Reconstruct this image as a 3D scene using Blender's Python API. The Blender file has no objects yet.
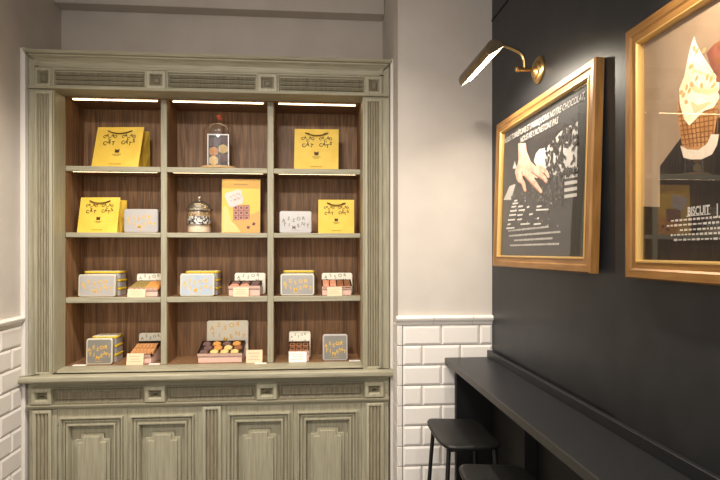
import bpy, bmesh, math, random
from mathutils import Matrix, Vector
random.seed(7)
C = bpy.context.scene
COL = C.collection
PI = math.pi
# ------------------------------------------------------------------ camera model
F = 560.0; D = 2.70; CZ = 1.50; TH = math.atan(48/560); HV = 252.0
sT, cT = math.sin(TH), math.cos(TH)
def ray(u, v=HV):
    a = (u-360)/F
    return (sT+a*cT, cT-a*sT, (HV-v)/F)
def PY(u, v, y):                      # point of the plane y = const seen at (u, v)
    r = ray(u, v); k = (y+D)/r[1]
    return r[0]*k, CZ+r[2]*k
def X_(u, y): return PY(u, HV, y)[0]
def Z_(u, v, y): return PY(u, v, y)[1]
def PX(u, v, X):                      # point of the plane x = const
    r = ray(u, v); k = X/r[0]
    return r[1]*k-D, CZ+r[2]*k
def zav(ul, vl, ur, vr, y): return .5*(Z_(ul, vl, y)+Z_(ur, vr, y))

# ------------------------------------------------------------------ materials
def lin(c):
    return tuple(((v/255)/12.92 if v/255 <= .04045 else ((v/255+.055)/1.055)**2.4) for v in c)+(1,)
def mat(name, rgb, rough=.5, metal=0, coat=0, spec=.5, emit=None, estr=0, trans=0, ior=1.45, alpha=1):
    m = bpy.data.materials.new(name); m.use_nodes = True
    b = m.node_tree.nodes['Principled BSDF']
    b.inputs['Base Color'].default_value = lin(rgb)
    b.inputs['Roughness'].default_value = rough
    b.inputs['Metallic'].default_value = metal
    b.inputs['Coat Weight'].default_value = coat
    b.inputs['Coat Roughness'].default_value = .05
    b.inputs['Specular IOR Level'].default_value = spec
    b.inputs['IOR'].default_value = ior
    b.inputs['Transmission Weight'].default_value = trans
    if emit:
        b.inputs['Emission Color'].default_value = lin(emit); b.inputs['Emission Strength'].default_value = estr
    return m
def noisy(m, rgb2, scale=(1, 1, 1), nscale=20, detail=4, lo=.35, hi=.65, bump=0, dist=0, rough=None):
    nt = m.node_tree; N = nt.nodes; L = nt.links; b = N['Principled BSDF']
    tc = N.new('ShaderNodeTexCoord'); mp = N.new('ShaderNodeMapping'); mp.inputs['Scale'].default_value = scale
    nz = N.new('ShaderNodeTexNoise'); nz.inputs['Scale'].default_value = nscale; nz.inputs['Detail'].default_value = detail
    nz.inputs['Distortion'].default_value = dist
    rp = N.new('ShaderNodeValToRGB'); rp.color_ramp.elements[0].position = lo; rp.color_ramp.elements[1].position = hi
    rp.color_ramp.elements[0].color = lin(rgb2); rp.color_ramp.elements[1].color = b.inputs['Base Color'].default_value[:]
    L.new(tc.outputs['Object'], mp.inputs[0]); L.new(mp.outputs[0], nz.inputs['Vector']); L.new(nz.outputs['Fac'], rp.inputs[0])
    L.new(rp.outputs[0], b.inputs['Base Color'])
    if bump:
        bp = N.new('ShaderNodeBump'); bp.inputs['Strength'].default_value = bump; bp.inputs['Distance'].default_value = .002
        L.new(nz.outputs['Fac'], bp.inputs['Height']); L.new(bp.outputs[0], b.inputs['Normal'])
    return m
def sheet(name, ior=1.5, tint=(255, 255, 255), rough=0.0):      # thin clear sheet: fresnel mirror over clear
    m = bpy.data.materials.new(name); m.use_nodes = True; nt = m.node_tree; N = nt.nodes; L = nt.links
    N.remove(N['Principled BSDF']); out = N['Material Output']
    t = N.new('ShaderNodeBsdfTransparent'); t.inputs[0].default_value = lin(tint)
    g = N.new('ShaderNodeBsdfGlossy'); g.inputs['Roughness'].default_value = rough
    lw = N.new('ShaderNodeLayerWeight'); lw.inputs[0].default_value = .5; x = N.new('ShaderNodeMixShader')
    p5 = N.new('ShaderNodeMath'); p5.operation = 'POWER'; p5.inputs[1].default_value = 5
    f0 = 2*((ior-1)/(ior+1))**2
    f = N.new('ShaderNodeMath'); f.operation = 'MULTIPLY_ADD'; f.inputs[1].default_value = 1-f0; f.inputs[2].default_value = f0; f.use_clamp = True
    L.new(lw.outputs['Facing'], p5.inputs[0]); L.new(p5.outputs[0], f.inputs[0])
    L.new(f.outputs[0], x.inputs[0]); L.new(t.outputs[0], x.inputs[1]); L.new(g.outputs[0], x.inputs[2]); L.new(x.outputs[0], out.inputs[0])
    return m
M = {}
M['paint'] = noisy(mat('sage_paint', (170, 164, 140), .5), (150, 143, 120), (1, 1, .05), 130, 5, .33, .62, .25)
M['paint_h'] = noisy(mat('sage_paint_across', (170, 164, 140), .5), (150, 143, 120), (.05, 1, 1), 130, 5, .33, .62, .25)
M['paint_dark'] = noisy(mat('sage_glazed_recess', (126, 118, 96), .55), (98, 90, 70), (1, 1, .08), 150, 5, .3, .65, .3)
M['paint_flute'] = noisy(mat('sage_flutes', (158, 149, 126), .55), (134, 124, 102), (1, 1, .08), 150, 5, .3, .65, .3)
M['wood'] = noisy(mat('walnut_veneer', (156, 117, 81), .5), (106, 77, 52), (1, 1, .045), 75, 6, .36, .66, .1, 1.1)
M['plaster'] = noisy(mat('warm_plaster', (205, 196, 186), .85), (199, 190, 180), nscale=6)
M['trimw'] = mat('white_trim', (226, 219, 211), .6)
M['tile'] = mat('white_glazed_tile', (236, 229, 221), .18, spec=.5)
M['grout'] = mat('grey_grout', (150, 143, 134), .9)
M['black'] = noisy(mat('black_wall_paint', (44, 45, 47), .42, spec=.45), (37, 38, 40), nscale=9, bump=.05)
M['blackseam'] = mat('black_seam', (12, 12, 12), .7)
M['counter'] = noisy(mat('black_counter_laminate', (41, 42, 45), .4), (30, 31, 34), nscale=260, lo=.3, hi=.7, bump=.05)
M['counteredge'] = mat('counter_edge', (62, 60, 57), .4)
M['darkpanel'] = mat('dark_panel', (20, 18, 17), .6)
M['stool'] = noisy(mat('black_stool_ash', (38, 37, 35), .45), (28, 27, 26), (8, 1, 1), 30, bump=.1)
M['steel_black'] = mat('black_powder_steel', (25, 24, 23), .4)
M['brass'] = mat('aged_brass', (196, 164, 108), .28, 1)
M['brassdark'] = noisy(mat('antique_brass', (150, 132, 104), .34, 1), (126, 110, 86), nscale=25)
M['shade_in'] = mat('shade_reflector', (235, 228, 210), .3, .6)
M['bulb'] = mat('lamp_tube', (255, 250, 240), .3, emit=(255, 238, 210), estr=22)
M['led'] = mat('led_strip_light', (255, 240, 210), .4, emit=(255, 228, 180), estr=9.0)
M['gold'] = noisy(mat('gilt_wood_frame', (170, 124, 70), .38, .25), (138, 96, 48), (1, .12, 1), 70, 4, .3, .7, .08)
M['gold_v'] = noisy(mat('gilt_wood_frame_upright', (170, 124, 70), .38, .25), (138, 96, 48), (1, 1, .12), 70, 4, .3, .7, .08)
M['goldlip'] = mat('gilt_inner_lip', (208, 168, 100), .3, .35)
M['glass'] = sheet('picture_glass', 1.60)
M['clear'] = sheet('clear_glass', 1.6)
M['acrylic'] = sheet('clear_acrylic', 1.4)
M['yellow'] = noisy(mat('yellow_paper', (240, 203, 84), .55), (232, 192, 70), nscale=14)
M['yellowdk'] = mat('yellow_rim', (222, 190, 50), .4)
M['ink'] = mat('brown_ink', (70, 48, 18), .6)
M['handle'] = mat('paper_cord', (84, 62, 22), .7)
M['tin'] = noisy(mat('silver_tin', (206, 200, 194), .36, .4), (190, 186, 184), nscale=5)
M['tinrefl'] = noisy(mat('silver_tin_bluish_reflection', (176, 196, 220), .25, .4), (206, 206, 200), nscale=7, dist=1.2)  # silver tin, its bluish-white reflection painted into the colour
M['tindk'] = noisy(mat('grey_tin', (158, 152, 142), .38, .4), (140, 136, 128), nscale=6)
M['tin2'] = noisy(mat('mid_grey_tin', (176, 170, 164), .38, .4), (160, 156, 152), nscale=6)
M['tinrim'] = mat('tin_rim', (226, 220, 200), .3, .4)
M['gilt'] = mat('gold_lettering', (240, 190, 74), .4, .2)
M['pale'] = mat('cream_lid', (238, 232, 214), .4)
M['greyink'] = mat('grey_lettering', (130, 122, 100), .5)
M['tray'] = mat('dark_tray', (52, 38, 30), .45)
M['card'] = mat('peach_card', (244, 204, 168), .6)
M['cardw'] = mat('white_card', (246, 240, 230), .6)
M['cardink'] = mat('card_ink', (196, 150, 118), .6)
M['pinkclear'] = mat('pinkish_clear_plastic', (228, 190, 172), .25)
M['choc'] = noisy(mat('dark_chocolate', (66, 42, 34), .35), (50, 32, 26), nscale=60)
M['mauve'] = noisy(mat('cocoa_cookie', (122, 92, 86), .6), (100, 74, 70), nscale=80)
M['orange'] = noisy(mat('golden_cookie', (226, 158, 84), .6), (206, 134, 62), nscale=80)
M['tan'] = noisy(mat('pale_cookie', (240, 208, 140), .6), (226, 188, 116), nscale=80)
M['pinkc'] = noisy(mat('pink_cookie', (224, 160, 128), .6), (204, 132, 102), nscale=80)
M['brownc'] = noisy(mat('brown_cookie', (160, 104, 66), .6), (126, 80, 50), nscale=90)
M['slice'] = noisy(mat('sliced_biscuit', (206, 150, 96), .6), (160, 106, 62), nscale=120)
M['olive'] = noisy(mat('green_tea_biscuit', (176, 150, 84), .6), (110, 92, 48), nscale=160)
M['basewood'] = noisy(mat('pale_base_wood', (214, 180, 132), .5), (196, 158, 108), (.2, 1, 1), 90)
M['jarmetal'] = mat('jar_metal', (196, 188, 170), .22, .9)
M['cream'] = mat('cream_layer', (236, 216, 186), .5)
M['speck'] = noisy(mat('speckled_candy', (236, 230, 220), .4), (42, 36, 36), nscale=85, detail=2, lo=.47, hi=.53)
M['tanlayer'] = noisy(mat('tan_layer', (206, 176, 132), .5), (130, 100, 70), nscale=90, lo=.42, hi=.58)
M['red'] = mat('red_knob', (196, 84, 58), .35)
M['siggrad'] = mat('sign_print', (248, 196, 60), .5)
M['floor'] = noisy(mat('grey_stone_floor', (120, 112, 104), .5), (100, 94, 88), nscale=4)
# poster prints
M['pblack'] = noisy(mat('print_black', (50, 47, 45), .6), (40, 38, 37), nscale=3)
M['pgrey'] = mat('print_grey', (92, 88, 84), .6)
M['phead'] = mat('print_headline', (228, 223, 214), .6)
M['pwhite'] = mat('print_white', (208, 202, 193), .6)
M['pbean'] = mat('print_bean', (46, 38, 34), .6)
M['pskin'] = noisy(mat('print_skin', (214, 178, 156), .6), (184, 144, 122), nscale=22)
M['pskin2'] = mat('print_skin_deep', (150, 104, 84), .6)
M['pbeige'] = noisy(mat('print_beige', (176, 150, 122), .6), (150, 124, 98), nscale=3)
M['pdark'] = noisy(mat('print_dark_brown', (44, 36, 30), .6), (30, 25, 22), nscale=5)
M['pcream'] = noisy(mat('print_cream', (250, 236, 206), .6), (238, 214, 172), nscale=16)
M['pcream2'] = mat('print_cream_fold', (226, 194, 146), .6)
M['pnut'] = mat('print_nut', (206, 160, 100), .6)
M['pcone'] = noisy(mat('print_waffle', (196, 144, 88), .6), (170, 116, 64), nscale=25)
M['pcone2'] = mat('print_waffle_groove', (134, 82, 38), .6)
M['psleeve'] = mat('print_paper_sleeve', (226, 208, 184), .6)
M['pchoc'] = noisy(mat('print_cocoa', (146, 84, 62), .6), (112, 60, 44), nscale=22)

# ------------------------------------------------------------------ mesh builder
_txt = {}
def text_shape(s, bold=0.0, shear=0.0):
    k = (s, bold, shear)
    if k in _txt: return _txt[k]
    cu = bpy.data.curves.new('t', 'FONT'); cu.body = s; cu.size = 1; cu.align_x = 'CENTER'; cu.align_y = 'CENTER'
    cu.offset = bold; cu.shear = shear; cu.resolution_u = 3
    o = bpy.data.objects.new('t', cu); COL.objects.link(o)
    dg = bpy.context.evaluated_depsgraph_get(); dg.update()
    me = bpy.data.meshes.new_from_object(o.evaluated_get(dg))
    r = ([(v.co.x, v.co.y) for v in me.vertices], [tuple(p.vertices) for p in me.polygons])
    bpy.data.objects.remove(o); bpy.data.curves.remove(cu); bpy.data.meshes.remove(me)
    _txt[k] = r
    return r
class MB:
    def __init__(s, mats, T=None):
        s.mats = [M[m] if isinstance(m, str) else m for m in (mats if isinstance(mats, (list, tuple)) else [mats])]
        s.v = []; s.f = []; s.mi = []; s.T = T or Matrix()
    def add(s, vs, fs, m=0):
        n = len(s.v); s.v += [tuple(s.T @ Vector(p)) for p in vs]
        for f in fs: s.f.append(tuple(i+n for i in f)); s.mi.append(m)
        return s
    def box(s, x0, x1, y0, y1, z0, z1, m=0):
        return s.add([(x, y, z) for x in (x0, x1) for y in (y0, y1) for z in (z0, z1)],
                     [(0, 1, 3, 2), (4, 6, 7, 5), (0, 4, 5, 1), (2, 3, 7, 6), (0, 2, 6, 4), (1, 5, 7, 3)], m)
    def prism(s, poly, fn, a0, a1, m=0):          # poly 2D, fn(p, q, a) -> xyz
        n = len(poly)
        vs = [fn(p, q, a0) for p, q in poly]+[fn(p, q, a1) for p, q in poly]
        fs = [tuple(range(n)), tuple(range(2*n-1, n-1, -1))]+[(i, (i+1) % n, n+(i+1) % n, n+i) for i in range(n)]
        return s.add(vs, fs, m)
    def rects(s, x0, x1, z0, z1, prof, m=0, close=True, fn=None):   # nested rectangles (inset, y); last one filled
        fn = fn or (lambda x, y, z: (x, y, z))
        vs = []; fs = []
        for i, y in prof:
            vs += [fn(x0+i, y, z0+i), fn(x1-i, y, z0+i), fn(x1-i, y, z1-i), fn(x0+i, y, z1-i)]
        for k in range(len(prof)-1):
            for j in range(4): fs.append((4*k+j, 4*k+(j+1) % 4, 4*k+4+(j+1) % 4, 4*k+4+j))
        if close:
            k = 4*(len(prof)-1); fs.append((k, k+1, k+2, k+3))
        return s.add(vs, fs, m)
    def rrect(s, w, h, r, y0, y1, m=0, cx=0, z0=0, n=5, edge=.0, fn=None):   # rounded slab, upright, y0 front
        fn = fn or (lambda x, y, z: (x, y, z))
        def loop(i, y):
            o = []
            rr = max(r-i, .0004)
            for qx, qz, a in ((w/2-r, r, -90), (w/2-r, h-r, 0), (-w/2+r, h-r, 90), (-w/2+r, r, 180)):
                for k in range(n+1):
                    t = math.radians(a+90*k/n); o.append(fn(cx+qx+rr*math.cos(t), y, z0+qz+rr*math.sin(t)))
            return o
        L = [loop(edge, y0), loop(0, y0+edge), loop(0, y1-edge), loop(edge, y1)] if edge else [loop(0, y0), loop(0, y1)]
        k = len(L[0]); vs = sum(L, []); fs = [tuple(range(k)), tuple(range(len(vs)-1, len(vs)-k-1, -1))]
        for a in range(len(L)-1):
            for j in range(k): fs.append((a*k+j, a*k+(j+1) % k, (a+1)*k+(j+1) % k, (a+1)*k+j))
        return s.add(vs, fs, m)
    def tube(s, path, r, n=10, m=0, caps=True):
        P = [Vector(p) for p in path]; vs = []; fs = []
        up = None
        for i, p in enumerate(P):
            d = (P[min(i+1, len(P)-1)]-P[max(i-1, 0)]).normalized()
            if up is None: up = d.orthogonal().normalized()
            up = (up-d*up.dot(d)).normalized(); w = d.cross(up)
            rr = r[i] if isinstance(r, (list, tuple)) else r
            vs += [tuple(p+up*rr*math.cos(2*PI*k/n)+w*rr*math.sin(2*PI*k/n)) for k in range(n)]
        for i in range(len(P)-1):
            for k in range(n): fs.append((i*n+k, i*n+(k+1) % n, (i+1)*n+(k+1) % n, (i+1)*n+k))
        if caps: fs += [tuple(range(n)), tuple(range(len(vs)-1, len(vs)-n-1, -1))]
        return s.add(vs, fs, m)
    def lathe(s, prof, n=32, m=0, c=(0, 0, 0), axis='z'):
        vs = []; fs = []
        for r, z in prof:
            for k in range(n):
                a = 2*PI*k/n; p, q = r*math.cos(a), r*math.sin(a)
                vs.append((c[0]+p, c[1]+q, c[2]+z) if axis == 'z' else ((c[0]+z, c[1]+p, c[2]+q) if axis == 'x' else (c[0]+p, c[1]+z, c[2]+q)))
        for i in range(len(prof)-1):
            for k in range(n): fs.append((i*n+k, i*n+(k+1) % n, (i+1)*n+(k+1) % n, (i+1)*n+k))
        if prof[0][0] > 1e-5: fs.append(tuple(range(n)))
        if prof[-1][0] > 1e-5: fs.append(tuple(range(len(vs)-1, len(vs)-n-1, -1)))
        return s.add(vs, fs, m)
    def poly(s, pts, fn, m=0):
        return s.add([fn(*p) for p in pts], [tuple(range(len(pts)))], m)
    def text(s, body, size, fn, m=0, bold=.01, shear=0, cx=0, cy=0, rot=0):
        vs, fs = text_shape(body, bold, shear); c, q = math.cos(rot)*size, math.sin(rot)*size
        return s.add([fn(cx+x*c-y*q, cy+x*q+y*c) for x, y in vs], fs, m)
    def build(s, name, parent=None, smooth=40, kind=None, flip=True):
        me = bpy.data.meshes.new(name); me.from_pydata(s.v, [], s.f)
        for m in s.mats: me.materials.append(m)
        for p, i in zip(me.polygons, s.mi): p.material_index = i
        bm = bmesh.new(); bm.from_mesh(me); bmesh.ops.remove_doubles(bm, verts=bm.verts, dist=1e-6)
        if flip: bmesh.ops.recalc_face_normals(bm, faces=bm.faces)
        bm.to_mesh(me); bm.free()
        if smooth:
            for p in me.polygons: p.use_smooth = True
            me.set_sharp_from_angle(angle=math.radians(smooth))
        o = bpy.data.objects.new(name, me); COL.objects.link(o)
        if parent: o.parent = parent
        if kind: o['kind'] = kind
        return o
def bevel(o, w=.002, n=2):
    b = o.modifiers.new('bevel', 'BEVEL'); b.width = w; b.segments = n; b.limit_method = 'ANGLE'; b.angle_limit = math.radians(40)
    return o
def tag(o, label, cat, group=None):
    o['label'] = label; o['category'] = cat
    if group: o['group'] = group
    return o
def thing(name, label, cat, loc=(0, 0, 0), rz=0, group=None):
    o = bpy.data.objects.new(name, None); COL.objects.link(o); o.empty_display_size = .05
    o.location = loc; o.rotation_euler = (0, 0, rz)
    return tag(o, label, cat, group)
def copy_tree(o, parent=None):
    c = o.copy(); COL.objects.link(c); c.parent = parent
    for ch in list(o.children): copy_tree(ch, c)
    return c
def arc(c, r, a0, a1, n, fn):
    return [fn(c[0]+r*math.cos(math.radians(a0+(a1-a0)*k/n)), c[1]+r*math.sin(math.radians(a0+(a1-a0)*k/n))) for k in range(n+1)]

# ------------------------------------------------------------------ main planes
XW = .886; XL = -1.413; XP = .417; CEIL = 3.10
YF, YL, YS, YB, YN = .18, .16, .305, .545, .60
ZTOP = zav(27, 50, 390, 58, YF-.05)
# ------------------------------------------------------------------ the room
MB('floor').box(XL-.1, 1.1, -4.2, .75, -.06, 0).build('floor', kind='structure')
MB('plaster').box(XL-.1, 1.1, -2.6, .75, CEIL, CEIL+.06).build('ceiling', kind='structure')
MB('plaster').box(XL, XP, YN, YN+.1, 0, CEIL).build('wall_niche', kind='structure')
bevel(MB('plaster').box(XL+.001, XP-.001, .50, YN-.001, 2.868, CEIL-.001).build('trim_beam', kind='structure'), .004)
MB('plaster').box(XP, XW, 0, YN+.1, 0, CEIL).build('wall_back', kind='structure')
MB('plaster').box(XL-.1, XL, -1.3, YN+.1, 0, CEIL).build('wall_left', kind='structure')
YSEAM = PX(619, 252, XW)[0]
w = MB(['black', 'blackseam']).box(XW, XW+.1, YSEAM, YN+.1, 0, CEIL).box(XW-.012, XW+.1, -3.4, YSEAM, 0, CEIL)
w.build('wall_right', kind='structure')
MB('blackseam').box(XW-.003, XW+.002, YSEAM, 0, 2.638, 2.646).build('trim_seam', kind='structure')
# filler strips at both sides of the cabinet
CXL, CXR = X_(29, YF), X_(389, YF)
bevel(MB('trimw').box(XL, CXL-.004, .15, .56, 0, ZTOP+.012).build('trim_left', kind='structure'), .003)
bevel(MB('trimw').box(CXR+.004, XP, .15, .56, 0, ZTOP+.012).build('trim_right', kind='structure'), .003)
# tiled wainscot with bevelled tiles
TW, RH, ZT = .1905, .0979, 1.143
def tiles(mb, L, fn, first_half=False, x00=0.0):
    r = 0; z1 = ZT
    while z1 > 0:
        z0 = max(z1-RH, 0)
        x = x00-(TW/2 if (r % 2) else 0)
        while x < L-.004:
            a, b = max(x, x00), min(x+TW, L)
            if b-a > .012 and z1-z0 > .02:
                g = .0018
                mb.rects(a+g, b-g, z0+g, z1-g, [(0, 0), (.0, -.004), (.0105, -.0095)], 0, fn=fn)
            x += TW
        z1 -= RH; r += 1
XT = X_(402.5, 0)
mb = MB(['tile', 'grout']); mb.box(XT-.002, XW, -.003, .001, 0, ZT, 1)
tiles(mb, XW, lambda x, y, z: (x, y-.002, z), x00=XT)
mb.build('trim_back_tiling', kind='structure', smooth=20)
mb = MB(['tile', 'grout']); mb.box(XL-.001, XL+.003, -1.3, .15, 0, ZT, 1)
tiles(mb, 1.44, lambda x, y, z: (XL+.002-y, .15-x, z), x00=0.0)
mb.build('trim_left_tiling', kind='structure', smooth=20)
# corner tile strip
mb = MB(['trimw', 'grout']); z = ZT
while z > 0:
    z0 = max(0, z-RH); mb.box(XP-.006, XT-.003, -.012, .13, z0+.001, z-.001, 0); z -= RH
bevel(mb.build('trim_corner_tiling', kind='structure'), .003)
# cap rail
cap = [(0, 0), (.006, 0), (.010, .006), (.012, .014), (.020, .019), (.026, .026), (.027, .036), (.022, .043), (.012, .046), (0, .046)]
mb = MB(['tile', 'grout']); xs = [XP-.012, X_(433, 0), X_(472, 0), XW]
for a, b in zip(xs[:-1], xs[1:]):
    mb.prism([(p, q) for p, q in cap], lambda p, q, t: (t, -p, ZT+.001+q), a+.001, b-.001)
mb.build('trim_back_cap', kind='structure')
mb = MB(['tile'])
ys = [.149, -.02, -.21, -.4, -.6, -.8, -1.0, -1.2]
for a, b in zip(ys[:-1], ys[1:]):
    mb.prism(cap, lambda p, q, t: (XL+p, t, ZT+.001+q), a-.001, b+.001)
mb.build('trim_left_cap', kind='structure')

# ------------------------------------------------------------------ the cabinet
cab = thing('display_cabinet', 'sage green built-in cabinet with nine open wood-lined shelf bays over panelled doors', 'cabinet', (.5*(CXL+CXR), YF, 0))
TC = Matrix.Translation(-Vector(cab.location))
def cmb(m): return MB(m, TC)
OL, OR = X_(54, YF), X_(362.8, YF)
zo1 = zav(54, 90, 363, 96, YF); zo0 = zav(54, 371, 363, 366.5, YF)
zf1 = zav(35, 69.5, 383, 76, YF); zf0 = zav(35, 88, 383, 95.5, YF)
zl1 = zav(26, 377, 389, 370.5, YL-.05); zl0 = zav(26, 383.5, 389, 377.5, YL-.05)
zfl1 = zav(33, 387, 384, 381.5, YL); zfl0 = zav(33, 403, 384, 398.5, YL)
zpt = zav(35, 92, 382, 99, YF); zpb = zav(35, 375, 382, 369.5, YF)
# carcass: side walls, face frame, headers
for a, c in ((CXL, OL), (OR, CXR)): cmb('paint').box(a, c, YF, YS, zl0, ZTOP-.01).build('stile_frame', cab)
for a, c in ((CXL, OL-.003), (OR+.003, CXR)): cmb('paint').box(a, c, YS, .565, .1, ZTOP-.01).build('carcass_side', cab)
b = cmb('paint_h'); b.box(OL, OR, YF, YS, zo1, ZTOP-.01).box(OL, OR, YS, .565, zo1+.003, ZTOP-.01); b.build('header', cab)
# cornice sweep
def sweep(mb, xl, xr, yb, yf, prof, m=0):
    n = len(prof); vs = []; fs = []
    for o, z in prof: vs += [(xl-o, yb, z), (xl-o, yf-o, z), (xr+o, yf-o, z), (xr+o, yb, z)]
    for k in range(n):
        k2 = (k+1) % n
        for j in range(3): fs.append((4*k+j, 4*k+j+1, 4*k2+j+1, 4*k2+j))
    fs += [tuple(4*k for k in range(n)), tuple(4*k+3 for k in range(n))]
    mb.add(vs, fs, m)
h = ZTOP-zf1
b = cmb('paint_h')
sweep(b, CXL+.040, CXR-.040, .14+.03, YF, [(-.01, zf1), (.006, zf1), (.010, zf1+.05*h), (.010, zf1+.12*h), (.004, zf1+.16*h), (.006, zf1+.4*h), (.014, zf1+.55*h), (.026, zf1+.68*h), (.030, zf1+.70*h), (.030, zf1+.78*h), (.040, zf1+.82*h), (.046, zf1+.9*h), (.05, ZTOP), (-.01, ZTOP)])
b.build('cornice', cab, smooth=25)
# upper frieze: reeded bands between square blocks
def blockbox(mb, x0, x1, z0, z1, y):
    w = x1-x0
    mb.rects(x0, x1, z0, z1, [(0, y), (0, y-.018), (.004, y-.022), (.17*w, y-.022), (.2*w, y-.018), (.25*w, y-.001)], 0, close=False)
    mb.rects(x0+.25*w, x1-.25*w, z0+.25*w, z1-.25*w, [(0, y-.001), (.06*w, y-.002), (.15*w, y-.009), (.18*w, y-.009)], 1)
blocks_u = [(36, 53.5), (147, 167), (257.8, 277.6), (365.5, 382)]
def frieze(ub, y, z0, z1, inset):
    xs = []
    for a, c in ub: xs.append((X_(a, y), X_(c, y)))
    for x0, x1 in xs:
        k = cmb(['paint', 'paint_dark']); blockbox(k, x0, x1, z0, z1, y); k.build('rosette_block', cab, smooth=20)
    return xs
xs = frieze(blocks_u, YF, zf0, zf1-.002, 0)
for (a0, a1), (b0, b1) in zip(xs[:-1], xs[1:]):
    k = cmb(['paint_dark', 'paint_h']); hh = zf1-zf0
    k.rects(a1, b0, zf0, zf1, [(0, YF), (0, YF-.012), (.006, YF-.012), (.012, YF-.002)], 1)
    for j in range(3):
        zc = zf0+hh*(.27+.23*j)
        k.prism([(-.010, 0), (-.007, -.008), (0, -.011), (.007, -.008), (.010, 0)], lambda p, q, t: (t, YF-.002+q, zc+p), a1+.014, b0-.014, 0)
    k.build('reeded_frieze', cab, smooth=30)
b = cmb('paint_h')
b.prism([(0, zo1), (-.016, zo1), (-.020, zo1+.005), (-.020, zo1+.010), (-.012, zf0-.002), (0, zf0-.002)], lambda p, q, t: (t, YF+p, q), CXL+.005, CXR-.005)
b.build('architrave_moulding', cab)
# pilasters
def pilaster(x0, x1, y, z0, z1, n, name='pilaster', m='paint'):
    k = cmb(['paint', 'paint_flute']); w = x1-x0
    k.rects(x0, x1, z0, z1, [(0, y), (0, y-.014), (.004, y-.017), (.15*w, y-.017), (.2*w, y-.010)], 0, close=False)
    fx0, fx1 = x0+.2*w, x1-.2*w; p = (fx1-fx0)/n; pts = []
    for i in range(n):
        for q in range(7):
            t = q/6; pts.append((fx0+p*(i+t), y-.003-.010*math.sin(PI*t)))
    vs = [(x, yy, z0+.2*w) for x, yy in pts]+[(x, yy, z1-.2*w) for x, yy in pts]; L = len(pts)
    k.add(vs, [(i, i+1, L+i+1, L+i) for i in range(L-1)], 1)
    k.build(name, cab, smooth=50)
pilaster(X_(35, YF), X_(53.2, YF), YF, zpb, zpt, 4)
pilaster(X_(364.5, YF), X_(381.8, YF), YF, zpb, zpt, 4)
# sill steps
b = cmb('paint_h'); zb = zl1
b.prism([(YS, zo0), (YS-.03, zo0), (YF+.03, zo0-.004), (YF+.028, zo0-.012), (YF-.004, zo0-.014), (YF-.006, zo0-.022), (YF-.02, zo0-.024), (YF-.022, zl1-.0), (YS, zl1)],
        lambda p, q, t: (t, p, q), OL, OR)
b.build('sill', cab, smooth=20)
# ledge
b = cmb('paint_h')
sweep(b, CXL+.034, CXR-.034, .146, YL, [(-.03, zl0-.018), (.008, zl0-.018), (.014, zl0-.010), (.02, zl0-.004), (.044, zl0), (.052, zl0+.006), (.054, .5*(zl0+zl1)), (.052, zl1-.006), (.046, zl1), (-.03, zl1)])
b.box(CXL, CXR, YF-.03, YS, zl0, zl1-.0005)
bevel(b.build('ledge', cab, smooth=30), .002)
# lower carcass
b = cmb('paint'); b.box(CXL+.004, CXR-.004, YL+.03, .565, .1, zl0-.001); b.build('base_carcass', cab)
b = cmb('paint_dark'); b.box(CXL+.03, CXR-.03, YL+.05, .5, 0, .1); b.build('plinth', cab)
b = cmb('paint_h'); b.box(CXL+.004, CXR-.004, YL, YL+.03, zfl0-.03, zl0-.001); b.build('lower_rail', cab)
lb = [(32.5, 53), (145.5, 166), (257, 277.3), (364.5, 383.5)]
xs = frieze(lb, YL, zfl0+.003, zfl1-.002, 0)
for (a0, a1), (b0, b1) in zip(xs[:-1], xs[1:]):
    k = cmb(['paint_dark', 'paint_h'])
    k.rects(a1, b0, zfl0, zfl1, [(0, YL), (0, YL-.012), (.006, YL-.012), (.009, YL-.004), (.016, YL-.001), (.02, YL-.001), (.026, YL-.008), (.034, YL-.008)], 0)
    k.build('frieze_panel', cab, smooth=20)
b = cmb('paint_h')
b.prism([(0, zfl0-.018), (-.012, zfl0-.018), (-.018, zfl0-.012), (-.022, zfl0-.006), (-.022, zfl0-.001), (0, zfl0)], lambda p, q, t: (t, YL+p, q), CXL+.006, CXR-.006)
b.build('rail_moulding', cab)
zpl = zfl0-.026
pilaster(X_(33.5, YL), X_(52.5, YL), YL, .12, zpl, 3)
pilaster(X_(203, YL), X_(221.5, YL), YL, .12, zpl, 3)
pilaster(X_(366, YL), X_(383.5, YL), YL, .12, zpl, 3)
for a, c in ((29.5, 57), (198, 226), (361.5, 388.5)):
    cmb('paint').box(X_(a, YL), X_(c, YL), YL, YL+.03, .1, zfl0-.03).build('lower_stile', cab)
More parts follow.
